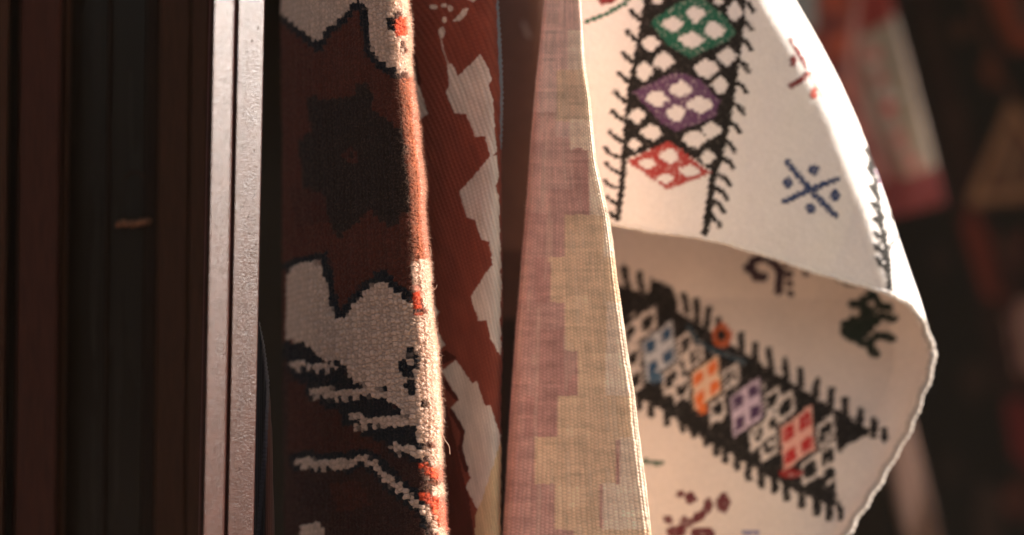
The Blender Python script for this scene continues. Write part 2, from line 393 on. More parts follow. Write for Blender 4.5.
# weft ribs: steep on the left, upright along the right fold
lean = .22 + .20 * np.clip((500 - PX) / 110, 0, 1)
q = (PX + 4.0 * fbm(PX / 40, PY / 60, 8, 2)) - lean * (PY - 267)
rib = np.abs(np.sin(q * math.pi / 3.7)) ** .9
cross = .5 + .5 * np.sin(PY * math.pi / 1.9 + 3 * np.floor(q / 3.7))
h = .0004 * rib + .0003 * cross * rib + .004 * fbm(PX / 40, PY / 60, 12, 2)
px_s = PX + 2.2 * fbm(q / 3.7 * .9, PY / 5, 66, 2) + 2.0 * fbm(PX / 1.8, PY / 1.8, 68, 2)
col = c2.sample(px_s, PY + 1.5 * fbm(q / 3.7 + 9, PY / 9, 67, 1))
col = col * (.80 + .20 * rib + .45 * fbm(np.floor(q / 3.7) * .7, PY / 22, 40, 2))[..., None]
mesh_obj('woven_field', V + N * h[..., None], grid_faces(*PX.shape, wrap=True), M_WEAVE, kil, True, np.clip(col, 0, 1))
ys = np.arange(YT, 150, 1.5)
tube('edge_cord', P(k2R(ys) - 3 + 1.5 * np.sin(ys / 40), ys, 1.572 + 0 * ys), .0034, M_WEAVE, kil, lin(122, 128, 136), 10, 1500)

# =============================================================== 3. dusty pink kilim
PK = lin(190, 152, 141); PB = lin(214, 186, 156); PWh = lin(226, 204, 182); PKd = lin(186, 144, 134)
c3 = Cloth(490, YT, 670, YB, PK)
c3.poly([(490, YT), (680, YT), (680, 32), (568, 32), (490, 32)], lin(214, 184, 172))
c3.poly([(490, 30), (680, 30), (680, 150), (490, 150)], lin(212, 184, 172))
c3.poly([(490, 112), (556, 112), (556, 138), (574, 138), (574, 190), (548, 190), (548, 214), (490, 214)], lin(202, 167, 155))
c3.poly([(568, 30), (680, 30), (680, 72), (568, 72)], lin(220, 202, 184))
c3.poly([(557, 70), (680, 70), (680, 122), (557, 122)], lin(214, 190, 164))
c3.poly([(570, 120), (680, 120), (680, 150), (570, 150)], PWh)
c3.poly([(588, 148), (680, 148), (680, 218), (590, 218)], PWh)
c3.poly([(575, 148), (583, 148), (583, 215), (575, 215)], PK); c3.poly([(583, 160), (589, 160), (589, 215), (583, 215)], PKd)
for a, b, y0, y1, cc in ((565, 604, 215, 258, PB), (604, 680, 215, 258, PWh), (549, 680, 257, 303, PB), (549, 551, 262, 303, PKd), (565, 607, 302, 351, PB), (607, 680, 302, 351, PWh), (578, 606, 350, 397, PB), (606, 680, 350, 397, PWh),
                         (558, 632, 396, 438, PB), (632, 680, 396, 438, PWh), (535, 620, 437, 484, PB), (620, 680, 437, 484, PWh), (555, 602, 483, 530, PB), (602, 680, 483, 531, PWh), (574, 680, 530, 575, PB), (560, 680, 575, 615, PWh),
                         (538, 565, 330, 396, PKd), (560, 577, 352, 396, PKd), (525, 557, 396, 437, PKd), (535, 548, 258, 303, PKd), (600, 603, 484, 528, PKd), (616, 620, 440, 484, PKd)):
    c3.poly([(a, y0), (b, y0), (b, y1), (a, y1)], cc)
pnk = empty('pink_kilim', (.06, 1.6, 1.1), 'faded pink and beige kilim with stepped blocks, overlapping the left side of the white rug', 'rug', 'rugs hanging for sale')
k3R = lambda y: interp(y, [(-110, 576), (0, 581), (60, 584), (100, 590), (160, 596), (215, 609), (280, 617), (345, 626.5), (400, 635), (470, 643), (535, 651), (640, 664)])
k3L = lambda y: interp(y, [(-110, 551), (0, 545), (80, 536), (160, 529.5), (345, 514), (535, 502.5), (640, 497)])
prof3 = [(0, .034), (.03, .018), (.12, .010), (.4, .006), (.6, .003), (.8, .0), (.94, -.0008), (.99, .0004), (1.003, .0022), (.995, .006), (.96, .020), (.8, .036), (.5, .048), (.2, .058), (.03, .06)]
PX, PY, D, ARC, a3, b3, A3 = loft(prof3, k3L, k3R, 1.546, rows2, .5)
aa = np.broadcast_to(a3[None], PX.shape)
V = P(PX, PY, D + .006 * fbm(aa * 3, PY / 110, 91, 2) * np.clip(1 - np.abs(aa - .5) * 2, 0, 1)); N = normals(V)
wq = (aa * 128 + 5 * fbm(aa * 14, PY / 60, 14, 3)) / 4.0
wp = np.abs(np.sin(wq * math.pi)) ** .8
hz = np.abs(np.sin((PY + 2.0 * fbm(PX / 30, PY / 8, 15, 2)) * math.pi / 3.4 + math.pi / 2 * (np.floor(wq) % 2))) ** .8
h = .00018 * wp + .00035 * hz * wp + .0005 * fbm(PX / 2.5, PY / 2.5, 27, 2) + .002 * fbm(PX / 50, PY / 70, 16, 2)
# straight woven blocks follow the cloth, so pattern edges wander with the warps
_jx = PX + 1.6 * fbm(PX / 3, PY / 3, 17, 2); _jy = PY + 4.0 * fbm(np.floor(wq) * .9, PY / 30, 18, 2)
col = (c3.sample(_jx - .8, _jy) + c3.sample(_jx + .8, _jy)) / 2
col = col * np.array((1.20, 1.12, 1.10))
yarn = 1 + .42 * fbm(np.floor(wq) * .83, PY / 35, 19, 3) + .55 * fbm(PX / 25, np.floor(PY / 3.4) * .77, 21, 2) + .25 * fbm(PX / 2.2, PY / 5, 28, 2)
col = col * (yarn * (.66 + .16 * wp + .30 * hz))[..., None]
pale = (fbm(np.floor(wq) * 1.7, PY / 60, 23, 2) > .12)[..., None]
col = np.where(pale, col * .82 + .18 * np.array(PWh), col)
col = col * (1 - .55 * (np.abs(aa - 1) < .016))[..., None]  # rim colour darkened to dim the sunlit edge
mesh_obj('woven_field', V + N * h[..., None], grid_faces(*PX.shape, wrap=True), M_WEAVE, pnk, True, np.clip(col, 0, .95))
ii = RNG.integers(0, PX.shape[0], 3500); jj = RNG.choice(np.where((a3 > .9) | (a3 < .06))[0], 3500)
fuzz('edge_fuzz', V[ii, jj], N[ii, jj], np.clip(col[ii, jj] * 1.1, 0, 1), .0008, .002, .00006, pnk, .2, .9)

# =============================================================== 4. white embroidered rug, turned over at its corner
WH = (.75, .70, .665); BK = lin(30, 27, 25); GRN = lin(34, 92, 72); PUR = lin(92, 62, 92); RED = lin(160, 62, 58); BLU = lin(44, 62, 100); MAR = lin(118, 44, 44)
cf = Cloth(540, YT - 60, 960, 370, WH)
LL = [(655, -60), (651, -25), (647, 0), (643, 20), (639, 45), (634, 68), (630, 92), (628, 112), (626, 135), (624, 160), (622, 183), (618, 216)]
RL = [(741, -60), (741, -25), (741, 0), (741, 22), (738, 45), (735, 67), (732, 90), (729, 110), (724, 134), (719, 158), (713, 175), (709, 207), (705, 232)]
cf.poly(LL[:10] + [(669, 142), (711, 171)] + RL[:10][::-1], BK)
cf.line(LL, 6, BK, .5); cf.line(RL, 7.5, BK, .5)
for k, (x, y) in enumerate([(640, -52), (637, -31), (633, -11), (630, 10), (627, 31), (623, 53), (619, 73), (615, 92), (612, 111), (610, 132), (605, 148), (606, 163), (605, 181), (607, 197), (609, 212)]):
    lx = np.interp(y + 12, [p[1] for p in LL], [p[0] for p in LL]); dy = 11 if k < 12 else 8
    cf.line([(x, y), (x + 5, y + 2 + dy * .3), (min(lx, x + 18), y + dy)], 5 if k < 10 else 4, BK, .6)
for k, (x, y) in enumerate([(757, -50), (756, -31), (755, -10), (754, 10), (752, 29), (751, 48), (749, 70), (746, 91), (743.5, 112), (740, 131), (735, 150), (733, 167), (730, 184), (727, 197), (724, 210), (720, 225)]):
    lx = np.interp(y - 10, [p[1] for p in RL], [p[0] for p in RL])
    cf.line([(lx, y - 11), (x - 4, y - 5), (x, y + 1)], 4.8, BK, .6)
def tr(pts, ox, oy, s): return [(ox + x / s, oy + y / s) for x, y in pts]
cf.poly([(651, 21), (676, 4), (697, -5), (723, 14), (737, 34), (723, 43), (690, 58), (670, 46), (656, 31)], GRN, 1.2)
cf.poly([(633, 92), (654, 82), (676, 72), (701, 80), (720, 101), (716, 116), (700, 123), (677, 131), (663, 124), (648, 108)], PUR, 1.2)
def holes(lst, ox, oy, s, c=WH, p=1.3, k_=.92):
    for x, y, rx, ry in lst: cf.blob(ox + x / s, oy + y / s, rx / s * k_, ry / s * k_, c, p, .4)
holes([(515, 62, 48, 45), (412, 108, 55, 38), (598, 135, 55, 42), (495, 180, 60, 42), (690, 50, 42, 48), (315, 192, 42, 42), (375, 272, 56, 42), (288, 318, 42, 46), (655, 250, 45, 48), (565, 305, 62, 46), (625, 380, 42, 42), (345, 5, 30, 18), (620, 5, 28, 20), (255, 515, 42, 36), (450, 398, 54, 40), (345, 440, 54, 44), (535, 468, 66, 44), (428, 505, 52, 40)], 580, 0, 4.46)
holes([(295, 92, 50, 35), (226, 140, 34, 24), (470, 120, 56, 40), (540, 82, 44, 38), (525, 195, 34, 34)], 580, 110, 4.115)
cf.poly([(651, -60), (700, -78), (738, -48), (695, -30)], MAR, 1.2); holes([(0, 0, 40, 30), (60, 40, 40, 30), (60, -40, 40, 30), (120, 0, 40, 30)], 680, -55, 4.46)
for q in ((672, -22), (660, -12), (722, -28), (728, -12), (690, -18)): cf.blob(q[0], q[1], 8, 7, WH, 1.4, .1)
cf.poly([(627, 161), (669, 141), (711, 173), (667, 190)], RED, .6)
holes([(368, 190, 52, 42), (278, 222, 50, 32), (450, 250, 56, 32), (350, 280, 50, 26)], 580, 110, 4.115, k_=.78)
cf.line([(586, 22), (604, 15), (625, 3), (634, -10)], 4.5, GRN, .8); cf.poly([(597, -4), (622, -6), (612, 4), (600, 5)], MAR)
cf.line([(790, 39), (798, 52), (807, 68)], 3.6, MAR, .6); cf.blob(793.5, 61, 4, 6, MAR); cf.line([(792, 85), (800, 81), (809, 73)], 6, MAR, .6); cf.blob(814, 93, 4, 6, lin(190, 96, 84)); cf.line([(808, 72), (817, 86), (826, 103)], 1.4, lin(214, 150, 138), .5)
cf.line([(787, 162), (808, 187), (835, 215)], 6, BLU, 1.4); cf.line([(784, 202), (810, 190), (837, 179)], 5.6, BLU, 1.4)
for x, y in ((814, 170), (788, 183), (835, 195), (811, 208)): cf.blob(x, y, 5.2, 5.6, BLU, 2, .2); cf.blob(x, y, 1.3, 1.4, lin(120, 122, 145))
cf.line([(868, 150), (875, 180), (880, 215), (888, 255), (890, 292)], 5.2, BK, .7)
for x, y in ((864, 132), (866, 150), (868, 168), (870, 186), (873, 204), (875.5, 219), (876.5, 233), (877, 246), (878, 259)): cf.line([(x, y), (x + 5, y + 6), (x + 10, y + 14)], 5.6, BK, .7)
cf.line([(897, 238), (892, 243), (889, 250)], 3, BK); cf.line([(878, 170), (884, 188)], 4, lin(190, 150, 190))
cf.blob(893, 215, 3, 6, BK)

WF = WH; WH = (.68, .59, .52)   # warm shade of the turned-under leaf, mixed into its ground colour
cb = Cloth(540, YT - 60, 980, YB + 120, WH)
cb.poly([(600, 276), (622, 287), (650, 296), (680, 314), (710, 333), (740, 352), (770, 372), (800, 390), (830, 408), (858, 424), (870, 432), (852, 442), (834, 455), (833, 470), (836, 508), (815, 500), (790, 488), (765, 474), (740, 460), (715, 446), (690, 430), (660, 410), (630, 395), (600, 380)], BK, 2.0)
for (x0, y0, x1, y1) in ((608, 258, 612, 280), (623.5, 268, 627, 286), (639, 274, 642, 291), (683.5, 296, 687, 313), (696, 302, 698, 322), (708.5, 310, 706, 335), (718, 321, 719, 333), (740, 336, 741, 355), (754.5, 345, 755, 366), (768, 352, 772, 382), (784, 362, 786, 381), (800, 372, 799, 400), (817, 382, 812, 410), (831, 391, 829, 414), (844.5, 401, 845, 420), (860, 412, 858, 430), (874, 422, 873, 436), (885, 432, 886, 440)):
    cb.line([(x0, y0), (x1, y1)], 6.0, BK, 1.2)
cb.poly([(651, 279), (659, 282), (670, 287), (674, 292), (677, 304), (677, 318), (682, 328), (667, 321), (653, 313), (648, 299)], BK, .8)
for x, y in ((622, 404), (639, 411), (651, 419), (667, 426), (682, 432), (694, 438), (706, 447), (716, 456), (725.5, 463), (737, 470), (748, 480), (761, 487), (774, 494), (786, 501), (801, 509), (817, 515), (829, 520), (841, 520)):
    cb.line([(x - 1, y - 22), (x, y - 2)], 6.0, BK, 1.2)
def cell(cx, cy, u_, v_, c, jag=.8):
    p = np.array((cx, cy)); a_, b_ = u_ * E1, v_ * E2
    cb.poly([p - a_ - b_, p + a_ - b_, p + a_ + b_, p - a_ + b_], c, jag)
CEN = [(659, 352.5, .98), (706, 384, .92), (746, 408, .96), (797, 439, 1.06)]
E1, E2 = np.array((15.5, -11.0)), np.array((2.0, 21.5))
def inband(x, y):
    top = 287 + (x - 622) * .602; bot = 388 + (x - 630) * .575
    return top + 9 < y < bot - 9 and 622 < x < 838
done = []
for cx, cy, g in CEN:
    for i in (-1, 0, 1, 2):
        for j in (-1, 0, 1, 2):
            if 0 <= i <= 1 and 0 <= j <= 1: continue
            px_, py_ = np.array((cx, cy)) + 1.10 * g * ((i - .5) * E1 + (j - .5) * E2)
            if not inband(px_, py_): continue
            if any(max(abs(px_ - q[0]) / (26 * q[2]), abs(py_ - q[1] + .6 * (px_ - q[0])) / (34 * q[2])) < .84 for q in CEN if q[0] != cx): continue
            if any(np.hypot(px_ - q[0], py_ - q[1]) < 13 for q in done): continue
            done.append((px_, py_))
            cell(px_, py_, .57 * g, .52 * g, WH, 1.1); cell(px_, py_, .33 * g, .30 * g, BK, .9)
for k in range(150):
    t_ = RNG.random(); x_ = 628 + 205 * t_; y_ = 340 + 120 * t_ + RNG.uniform(-46, 40)
    if inband(x_, y_ + 6) and inband(x_, y_ - 6): cell(x_, y_, RNG.uniform(.08, .22), RNG.uniform(.08, .2), WH, 1.4)
PALE = lin(196, 198, 200); LIL = lin(204, 182, 196)
for (cx, cy, g), cc, ground in zip(CEN, (lin(38, 76, 106), lin(224, 108, 40), lin(74, 50, 80), lin(176, 32, 30)), (PALE, lin(228, 190, 158), LIL, lin(224, 166, 148))):
    cell(cx, cy, 1.14 * g, 1.10 * g, BK, .8); cell(cx, cy, .98 * g, .97 * g, ground, 1.0)
    for i in (0, 1):
        for j in (0, 1):
            px_, py_ = np.array((cx, cy)) + g * ((i - .5) * E1 + (j - .5) * E2)
            cell(px_, py_, .30 * g, .26 * g, cc, .7)
cb.blob(656, 379, 7, 6, lin(56, 92, 118), 2, .3); cb.blob(702, 410, 5, 6, lin(220, 110, 48), 2, .3)
cb.blob(721.5, 337.5, 10, 13, lin(178, 84, 40), 1.5, .3); cb.blob(721, 337, 4.4, 5.5, BK, 2, .3)
cb.line([(688, 328), (697, 343), (713, 352), (728, 357), (744, 364)], 4.5, lin(40, 66, 78), 1.2)
cb.blob(790, 474, 12, 4.5, lin(140, 36, 32), 2, .4)
cb.poly([(836, 461), (848, 452), (862, 448), (876, 459), (872, 478), (866, 495), (852, 514), (844, 511), (838, 500), (835, 485)], WH)
# scattered flowers
PU2 = lin(52, 34, 42)
cb.line([(748, 270), (753, 262), (762, 256), (772, 262), (780, 271), (778, 291)], 8, PU2, 1.6); cb.line([(748, 268), (758, 278), (764, 278)], 8, PU2, 1.6)
for x, y in ((788, 264), (789, 275), (789, 284), (790, 294)): cb.blob(x, y, 3.2, 3.4, PU2, 2, .2)
cb.line([(793, 264), (803, 266), (806, 274)], 4.5, PU2, .8)
GN2 = lin(30, 42, 34)
cb.line([(837, 277), (846, 283), (856, 284)], 5.5, GN2, .8); cb.blob(855, 330, 15, 13, GN2, 2, .5); cb.blob(868, 318, 9, 12, GN2, 2, .5); cb.line([(852, 306), (862, 304), (872, 293), (880, 308), (892, 307)], 8.5, GN2, 1.5); cb.line([(864, 300), (862, 325)], 8, GN2, 1)
cb.line([(868, 330), (880, 318), (897, 319)], 8, GN2, 1.5); cb.line([(870, 345), (878, 336), (893, 339)], 8, GN2, 1.5); cb.line([(845, 334), (868, 347), (875, 356)], 8, GN2, 1)
cb.line([(644, 462), (661, 463.5)], 4, lin(52, 84, 70), .6)
MR2 = lin(96, 44, 48)
for x, y, rx, ry in ((680, 494, 3.4, 3.8), (690.5, 498, 5, 5), (708, 504, 4, 5), (723, 503, 6.5, 9), (668, 520, 4, 4), (684, 523, 4.5, 6), (702, 534, 12, 6), (676, 532, 10, 5), (720, 545, 8, 6), (690, 550, 9, 7)): cb.blob(x, y, rx, ry, MR2, 2, .3)
cb.line([(692, 522), (700, 516), (709, 507)], 7, MR2, 1); cb.line([(745, 533), (756, 533)], 4, lin(110, 110, 150)); cb.line([(740, 545), (762, 565)], 5, BLU, .8)

wrug = empty('white_rug', (.25, 1.7, 1.1), 'white rug with lattice diamonds and a blue cross, its corner turned over', 'rug', 'rugs hanging for sale')
silp = [(-170, 700), (-100, 739), (0, 795), (40, 818), (80, 839), (125, 859), (170, 876), (205, 888), (240, 899), (275, 911), (300, 920), (330, 928.5), (352, 932.5)]
selp = [(352, 932.5), (365, 932), (380, 927), (400, 919), (420, 911), (440, 902), (465, 888), (490, 874), (515, 857), (535, 845), (600, 808), (700, 746), (760, 711)]
_sy = np.arange(-170, 352.1, 2.); _sx = smooth1(interp(_sy, silp), 15); _sx[-1] = 932.5
_ly = np.arange(352, 760, 2.); _lx = smooth1(interp(_ly, selp), 9); _lx[0] = 932.5
sil = lambda y: np.interp(y, _sy, _sx); selv = lambda y: np.interp(y, _ly, _lx)
Rr = lambda y: np.where(y < 352, sil(y), selv(y))
LEFT = 572.0
botp = [(572, 218), (612, 223), (632, 227), (650, 231), (680, 234), (705, 238), (730, 244), (760, 253), (800, 267), (830, 276), (862, 285), (885, 291), (905, 300), (917, 312), (926, 330), (932.5, 352)]
WR = 38.0
def wdepth(px, py, side):
    r = .05; R_ = Rr(py)
    wob = .010 * fbm(px / 130., py / 150., 55, 2) + .003 * np.sin(px / 70. + py / 160.)
    q_ = np.clip((px - (R_ - WR)) / WR, 0, 1)
    rr = r * (1 - np.sqrt(np.clip(1 - q_ ** 2.2, 0, 1)))
    wob = wob + .0022 * (1 - np.abs(2 * fbm((px + py * .35) / 75., (py - px * .2) / 210., 57, 2)) * 2)
    if side == 0: return 1.632 + .004 * ((px - LEFT) / 300) + wob * (1 - q_) + rr
    fade = np.clip((py - 352) / 130., 0, 1); fade = fade * fade * (3 - 2 * fade)
    dn = .045 * np.clip((py - 300) / 250., 0, 1)
    return 1.632 + .004 * ((px - LEFT) / 300) + 2 * r + .045 * (1 - q_) * np.clip((420 - py) / 200, 0, 1) - rr * (1 - .75 * fade) - dn + .010 * fbm(px / 90., py / 110., 58, 2) * (1 - q_)
# front leaf
nc = 460; f = np.sin(np.linspace(0, 1, nc) ** 1.0 * math.pi / 2) ; f[-1] = 1
bx = [p[0] for p in botp]; by = [p[1] for p in botp]
pyb = np.full(nc, 250.)
for _ in range(40):
    pxb = LEFT + (Rr(pyb) - LEFT) * f; pyb = .5 * pyb + .5 * np.interp(pxb, bx, by)
pyb[-1] = 352
fr = np.clip(1 - (pxb - 900) / 30, 0, 1)
pyb_r = pyb + fr * (1.6 * fbm(pxb / 3.5, pxb * 0, 71, 2) + 2.2 * fbm(pxb / 16, pxb * 0, 72, 2))
nr = 480; v = np.linspace(0, 1, nr)[:, None]
PYf = -165 + v * (pyb_r[None] + 165); PXf = LEFT + (Rr(PYf) - LEFT) * f[None]
def weave_h(px, py): return .0003 * np.abs(np.sin((px + 1.5 * fbm(px / 20, py / 20, 401, 2)) * math.pi / 3.4)) * np.abs(np.sin((py + 1.5 * fbm(px / 20, py / 20, 402, 2)) * math.pi / 3.0)) + .0002 * fbm(px / 2.6, py / 2.6, 403, 2) + .0006 * fbm(px / 9, py / 9, 61, 3)
def relief(canvas, px, py):
    # every stitch takes one colour
    sx_ = np.round((px + .5 * py) / 2.7) * 2.7; sy_ = np.round(py / 2.5) * 2.5; sx_ = sx_ - .5 * sy_
    c = canvas.sample(sx_ + 2.6 * fbm(px / 2.2, py / 2.2, 301, 2), sy_ + 2.6 * fbm(px / 2.2 + 40, py / 2.2, 302, 2)); dk = np.clip((.6 - c.mean(-1)) / .4, 0, 1)
    bright = c.max(-1) > .045        # thin coloured yarn lets the ground wool show between the stitches
    sp = np.clip((fbm(px / 1.7, py / 1.7, 303, 2) - .10) * 5, 0, 1) * np.where(bright & (dk > .1), .55, .10 * (dk > .1))
    c = c * (1 - sp[..., None]) + np.array((.75, .66, .60)) * sp[..., None]
    return c, dk
colf, dk = relief(cf, PXf, PYf)
Df = wdepth(PXf, PYf, 0) - weave_h(PXf, PYf) - .0003 * dk
colf = colf * (1 + .10 * fbm(PXf / 60, PYf / 60, 62, 2) + .14 * fbm(PXf / 2.4, PYf / 2.4, 63, 2))[..., None]
Vf = P(PXf, PYf, Df)
# back leaf, seen below the turned-up front
ncb = 460; fb = np.sin(np.linspace(0, 1, ncb) * math.pi / 2); fb[-1] = 1
rb = np.r_[np.arange(-165, 200, 6.), np.arange(200, 560, 1.0), np.arange(560, 756, 4.)][:, None]
PYb = np.broadcast_to(rb, (len(rb), ncb)); PXb = LEFT + (Rr(PYb) - LEFT) * fb[None]
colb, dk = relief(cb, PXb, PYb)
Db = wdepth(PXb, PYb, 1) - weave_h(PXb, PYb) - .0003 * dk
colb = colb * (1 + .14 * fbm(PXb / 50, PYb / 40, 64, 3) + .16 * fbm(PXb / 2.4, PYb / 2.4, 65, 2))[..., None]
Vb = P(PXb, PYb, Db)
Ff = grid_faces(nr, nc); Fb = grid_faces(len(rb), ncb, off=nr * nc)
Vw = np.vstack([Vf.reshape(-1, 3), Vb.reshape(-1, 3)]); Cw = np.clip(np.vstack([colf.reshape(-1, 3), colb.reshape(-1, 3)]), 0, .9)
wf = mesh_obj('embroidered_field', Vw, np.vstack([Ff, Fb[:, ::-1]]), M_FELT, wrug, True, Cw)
so = wf.modifiers.new('thickness', 'SOLIDIFY'); so.thickness = .0032; so.offset = -1
# corded selvedge round the turned corner and down the back leaf
ys = np.arange(353, 740, 1.0); xs = selv(ys)
ds = wdepth(xs, ys, 1)
m = np.arange(nc)[pxb > 575]; hem = np.linalg.norm(np.diff(Vf[-1][(pxb > 575) & (pxb < 897)], axis=0), axis=1).sum()
p_a = Vf[-1][m]; p_b = P(xs + 0.5, ys, ds)
path = np.vstack([p_a, p_b])
seg = np.r_[0, np.cumsum(np.linalg.norm(np.diff(path, axis=0), axis=1))]
u = np.arange(0, seg[-1], .0007)
path = np.stack([np.interp(u, seg, smooth1(path[:, i], 9)) for i in range(3)], 1)
path[:, 0] += .0009 * np.sin(u * 260) + .0018 * fbm(u * 40, u * 0, 81, 2) 
rad = .0015 + .0014 * np.clip((u - hem) / .05, 0, 1); rad = rad * (1 + .35 * fbm(u * 90, u * 0, 82, 2))
kc = np.clip((u - hem) / .04, 0, 1)[:, None]
tube('selvedge_cord', path, rad, M_FELT, wrug, np.array([[.72, .68, .64]]) * (1 - kc) + np.array([[.40, .35, .31]]) * kc, 14, 1000)
# frayed raw edge
n = 5200; jj = RNG.integers(0, nc, n); jj = jj[pxb[jj] < 915]
be = Vf[-1][jj] + RNG.normal(0, .0006, (len(jj), 3)); nn = np.tile(np.array([[0, -.2, -1.]]), (len(jj), 1))
fuzz('frayed_edge', be, nn, np.tile(np.array([[.8, .74, .68]]), (len(jj), 1)), .001, .0038, .00012, wrug, .5, .8)
n = 2500; kk = RNG.integers(0, len(path), n); be = path[kk]; nn = np.tile(np.array([[1., -.3, -.3]]), (n, 1))
fuzz('frayed_edge', be, nn, np.tile(np.array([[.4, .35, .31]]), (n, 1)), .0025, .0045, .00009, wrug, .2, 1.0)

# =============================================================== 5. metal post at the left, sunlit at its top
def post_mat():
    m, nt, b = principled('orange_peel_enamel')
    tc = node(nt, 'ShaderNodeTexCoord')
    n1 = node(nt, 'ShaderNodeTexNoise', Scale=850.0, Detail=3.0, Roughness=.6)
    n2 = node(nt, 'ShaderNodeTexVoronoi', Scale=260.0)
    n3 = node(nt, 'ShaderNodeTexNoise', Scale=90.0, Detail=4.0)
    for n_ in (n1, n2, n3): nt.links.new(tc.outputs['Object'], n_.inputs['Vector'])
    sp = node(nt, 'ShaderNodeMapRange'); sp.inputs['From Min'].default_value = .0; sp.inputs['From Max'].default_value = .16; sp.inputs['To Min'].default_value = 1; sp.inputs['To Max'].default_value = 0
    nt.links.new(n2.outputs['Distance'], sp.inputs['Value'])
    gate = node(nt, 'ShaderNodeMath', operation='GREATER_THAN'); gate.inputs[1].default_value = .86
    sc = node(nt, 'ShaderNodeSeparateColor'); nt.links.new(n2.outputs['Color'], sc.inputs['Color']); nt.links.new(sc.outputs[0], gate.inputs[0])
    mu = node(nt, 'ShaderNodeMath', operation='MULTIPLY'); nt.links.new(sp.outputs[0], mu.inputs[0]); nt.links.new(gate.outputs[0], mu.inputs[1])
    ad = node(nt, 'ShaderNodeMath', operation='MULTIPLY_ADD'); ad.inputs[1].default_value = 2.2
    nt.links.new(mu.outputs[0], ad.inputs[0]); nt.links.new(n1.outputs['Fac'], ad.inputs[2])
    bp = node(nt, 'ShaderNodeBump', Strength=.6, Distance=.00055)
    nt.links.new(ad.outputs[0], bp.inputs['Height']); nt.links.new(bp.outputs['Normal'], b.inputs['Normal'])
    cr = node(nt, 'ShaderNodeValToRGB'); e = cr.color_ramp.elements
    e[0].position = .35; e[0].color = (*lin(42, 21, 17), 1); e[1].position = .7; e[1].color = (*lin(50, 26, 21), 1)
    nt.links.new(n3.outputs['Fac'], cr.inputs['Fac']); nt.links.new(cr.outputs['Color'], b.inputs['Base Color'])
    b.inputs['Roughness'].default_value = .27; b.inputs['Specular IOR Level'].default_value = .27
    b.inputs['Coat Weight'].default_value = .0; b.inputs['Coat Roughness'].default_value = .4
    return m
M_POST = post_mat()
M_GROOVE = plain('dark_brown_enamel', lin(74, 34, 28), .6, .3)
def extrude_profile(name, prof, tilt, mat, parent, y0=YT - 40, y1=YB + 30, n=24, bev=True, lean=0.0):
    """prof: (px at picture top, depth) polyline outline, closed; the piece leans by tilt px over the picture height"""
    rows = np.linspace(y0, y1, n)
    V = []
    for y in rows:
        for (x, d) in prof: V.append(P(np.array(x + tilt * y / 535.), np.array(y), np.array(d + lean * (y - 267) * K * d)))
    V = np.array(V); k = len(prof)
    o = mesh_obj(name, V, grid_faces(n, k, wrap=True), mat, parent, False)
    if bev:
        b = o.modifiers.new('soft_edges', 'BEVEL'); b.width = .0008; b.segments = 3; b.limit_method = 'ANGLE'; b.angle_limit = math.radians(25)
    return o
post = empty('metal_post', (-.28, 1.43, .9), 'brown painted metal post with a long groove, sunlit at its top', 'post')
TL = -11.
extrude_profile('front_rib', [(211.5, 1.424), (214.5, 1.416), (234.2, 1.4325), (235, 1.438), (233, 1.47), (211, 1.47)], TL, M_POST, post, lean=.05)
extrude_profile('side_rib', [(238.6, 1.441), (264.3, 1.459), (264.6, 1.465), (263, 1.486), (240, 1.486), (238, 1.449)], TL, M_POST, post, lean=.05)
extrude_profile('groove', [(234, 1.4435), (240, 1.4475), (240, 1.468), (234, 1.468)], TL, M_GROOVE, post, bev=False, lean=.05)
extrude_profile('edge_strip', [(209.2, 1.430), (211.8, 1.430), (211.8, 1.474), (209.2, 1.474)], TL, M_GROOVE, post, bev=False, lean=.05)

# =============================================================== 6. dark timber door with glass, far left
def wood(name, c, rough=.7): return plain(name, c, rough, .12, 30., .35, (30, 30, 1.2), .0004)
M_W1 = wood('stained_reddish_wood', lin(62, 30, 21)); M_W2 = wood('dark_brown_wood', lin(60, 34, 21)); M_W3 = wood('blackened_wood', lin(38, 23, 15))
door = empty('glazed_door', (-.65, 1.6, .9), 'dark brown timber door with a tall glass pane, left of the metal post', 'door')
T2 = -6.
extrude_profile('hinge_stile', [(-160, 1.6300), (8, 1.6300), (11, 1.6500), (11, 1.6900), (-160, 1.6900)], T2, M_W2, door)
extrude_profile('shadow_gap', [(8, 1.6700), (20, 1.6700), (20, 1.7100), (8, 1.7100)], T2, M_W3, door, bev=False)
extrude_profile('stile', [(19, 1.6450), (22, 1.6370), (60, 1.6370), (63, 1.6450), (63, 1.7000), (19, 1.7000)], T2, M_W1, door)
extrude_profile('glazing_bead', [(63.4, 1.6550), (67, 1.6510), (70, 1.6550), (72, 1.6660), (72, 1.6950), (63.4, 1.6950)], T2 - 1, M_W2, door)
M_GLASS, nt, b = principled('dusty_dark_glass')
b.inputs['Base Color'].default_value = (.014, .0075, .0042, 1); b.inputs['Roughness'].default_value = .2; b.inputs['Specular IOR Level'].default_value = .2
nz = node(nt, 'ShaderNodeTexNoise', Scale=6.0, Detail=4.0); tc = node(nt, 'ShaderNodeTexCoord'); mp = node(nt, 'ShaderNodeMapping'); mp.inputs['Scale'].default_value = (12, 12, .6)
nt.links.new(tc.outputs['Object'], mp.inputs['Vector']); nt.links.new(mp.outputs['Vector'], nz.inputs['Vector'])
mr = node(nt, 'ShaderNodeMapRange'); mr.inputs['To Min'].default_value = .08; mr.inputs['To Max'].default_value = .45
nt.links.new(nz.outputs['Fac'], mr.inputs['Value']); nt.links.new(mr.outputs['Result'], b.inputs['Roughness'])
extrude_profile('glass_pane', [(70, 1.6850), (162, 1.6850), (162, 1.6910), (70, 1.6910)], T2, M_GLASS, door, bev=False)
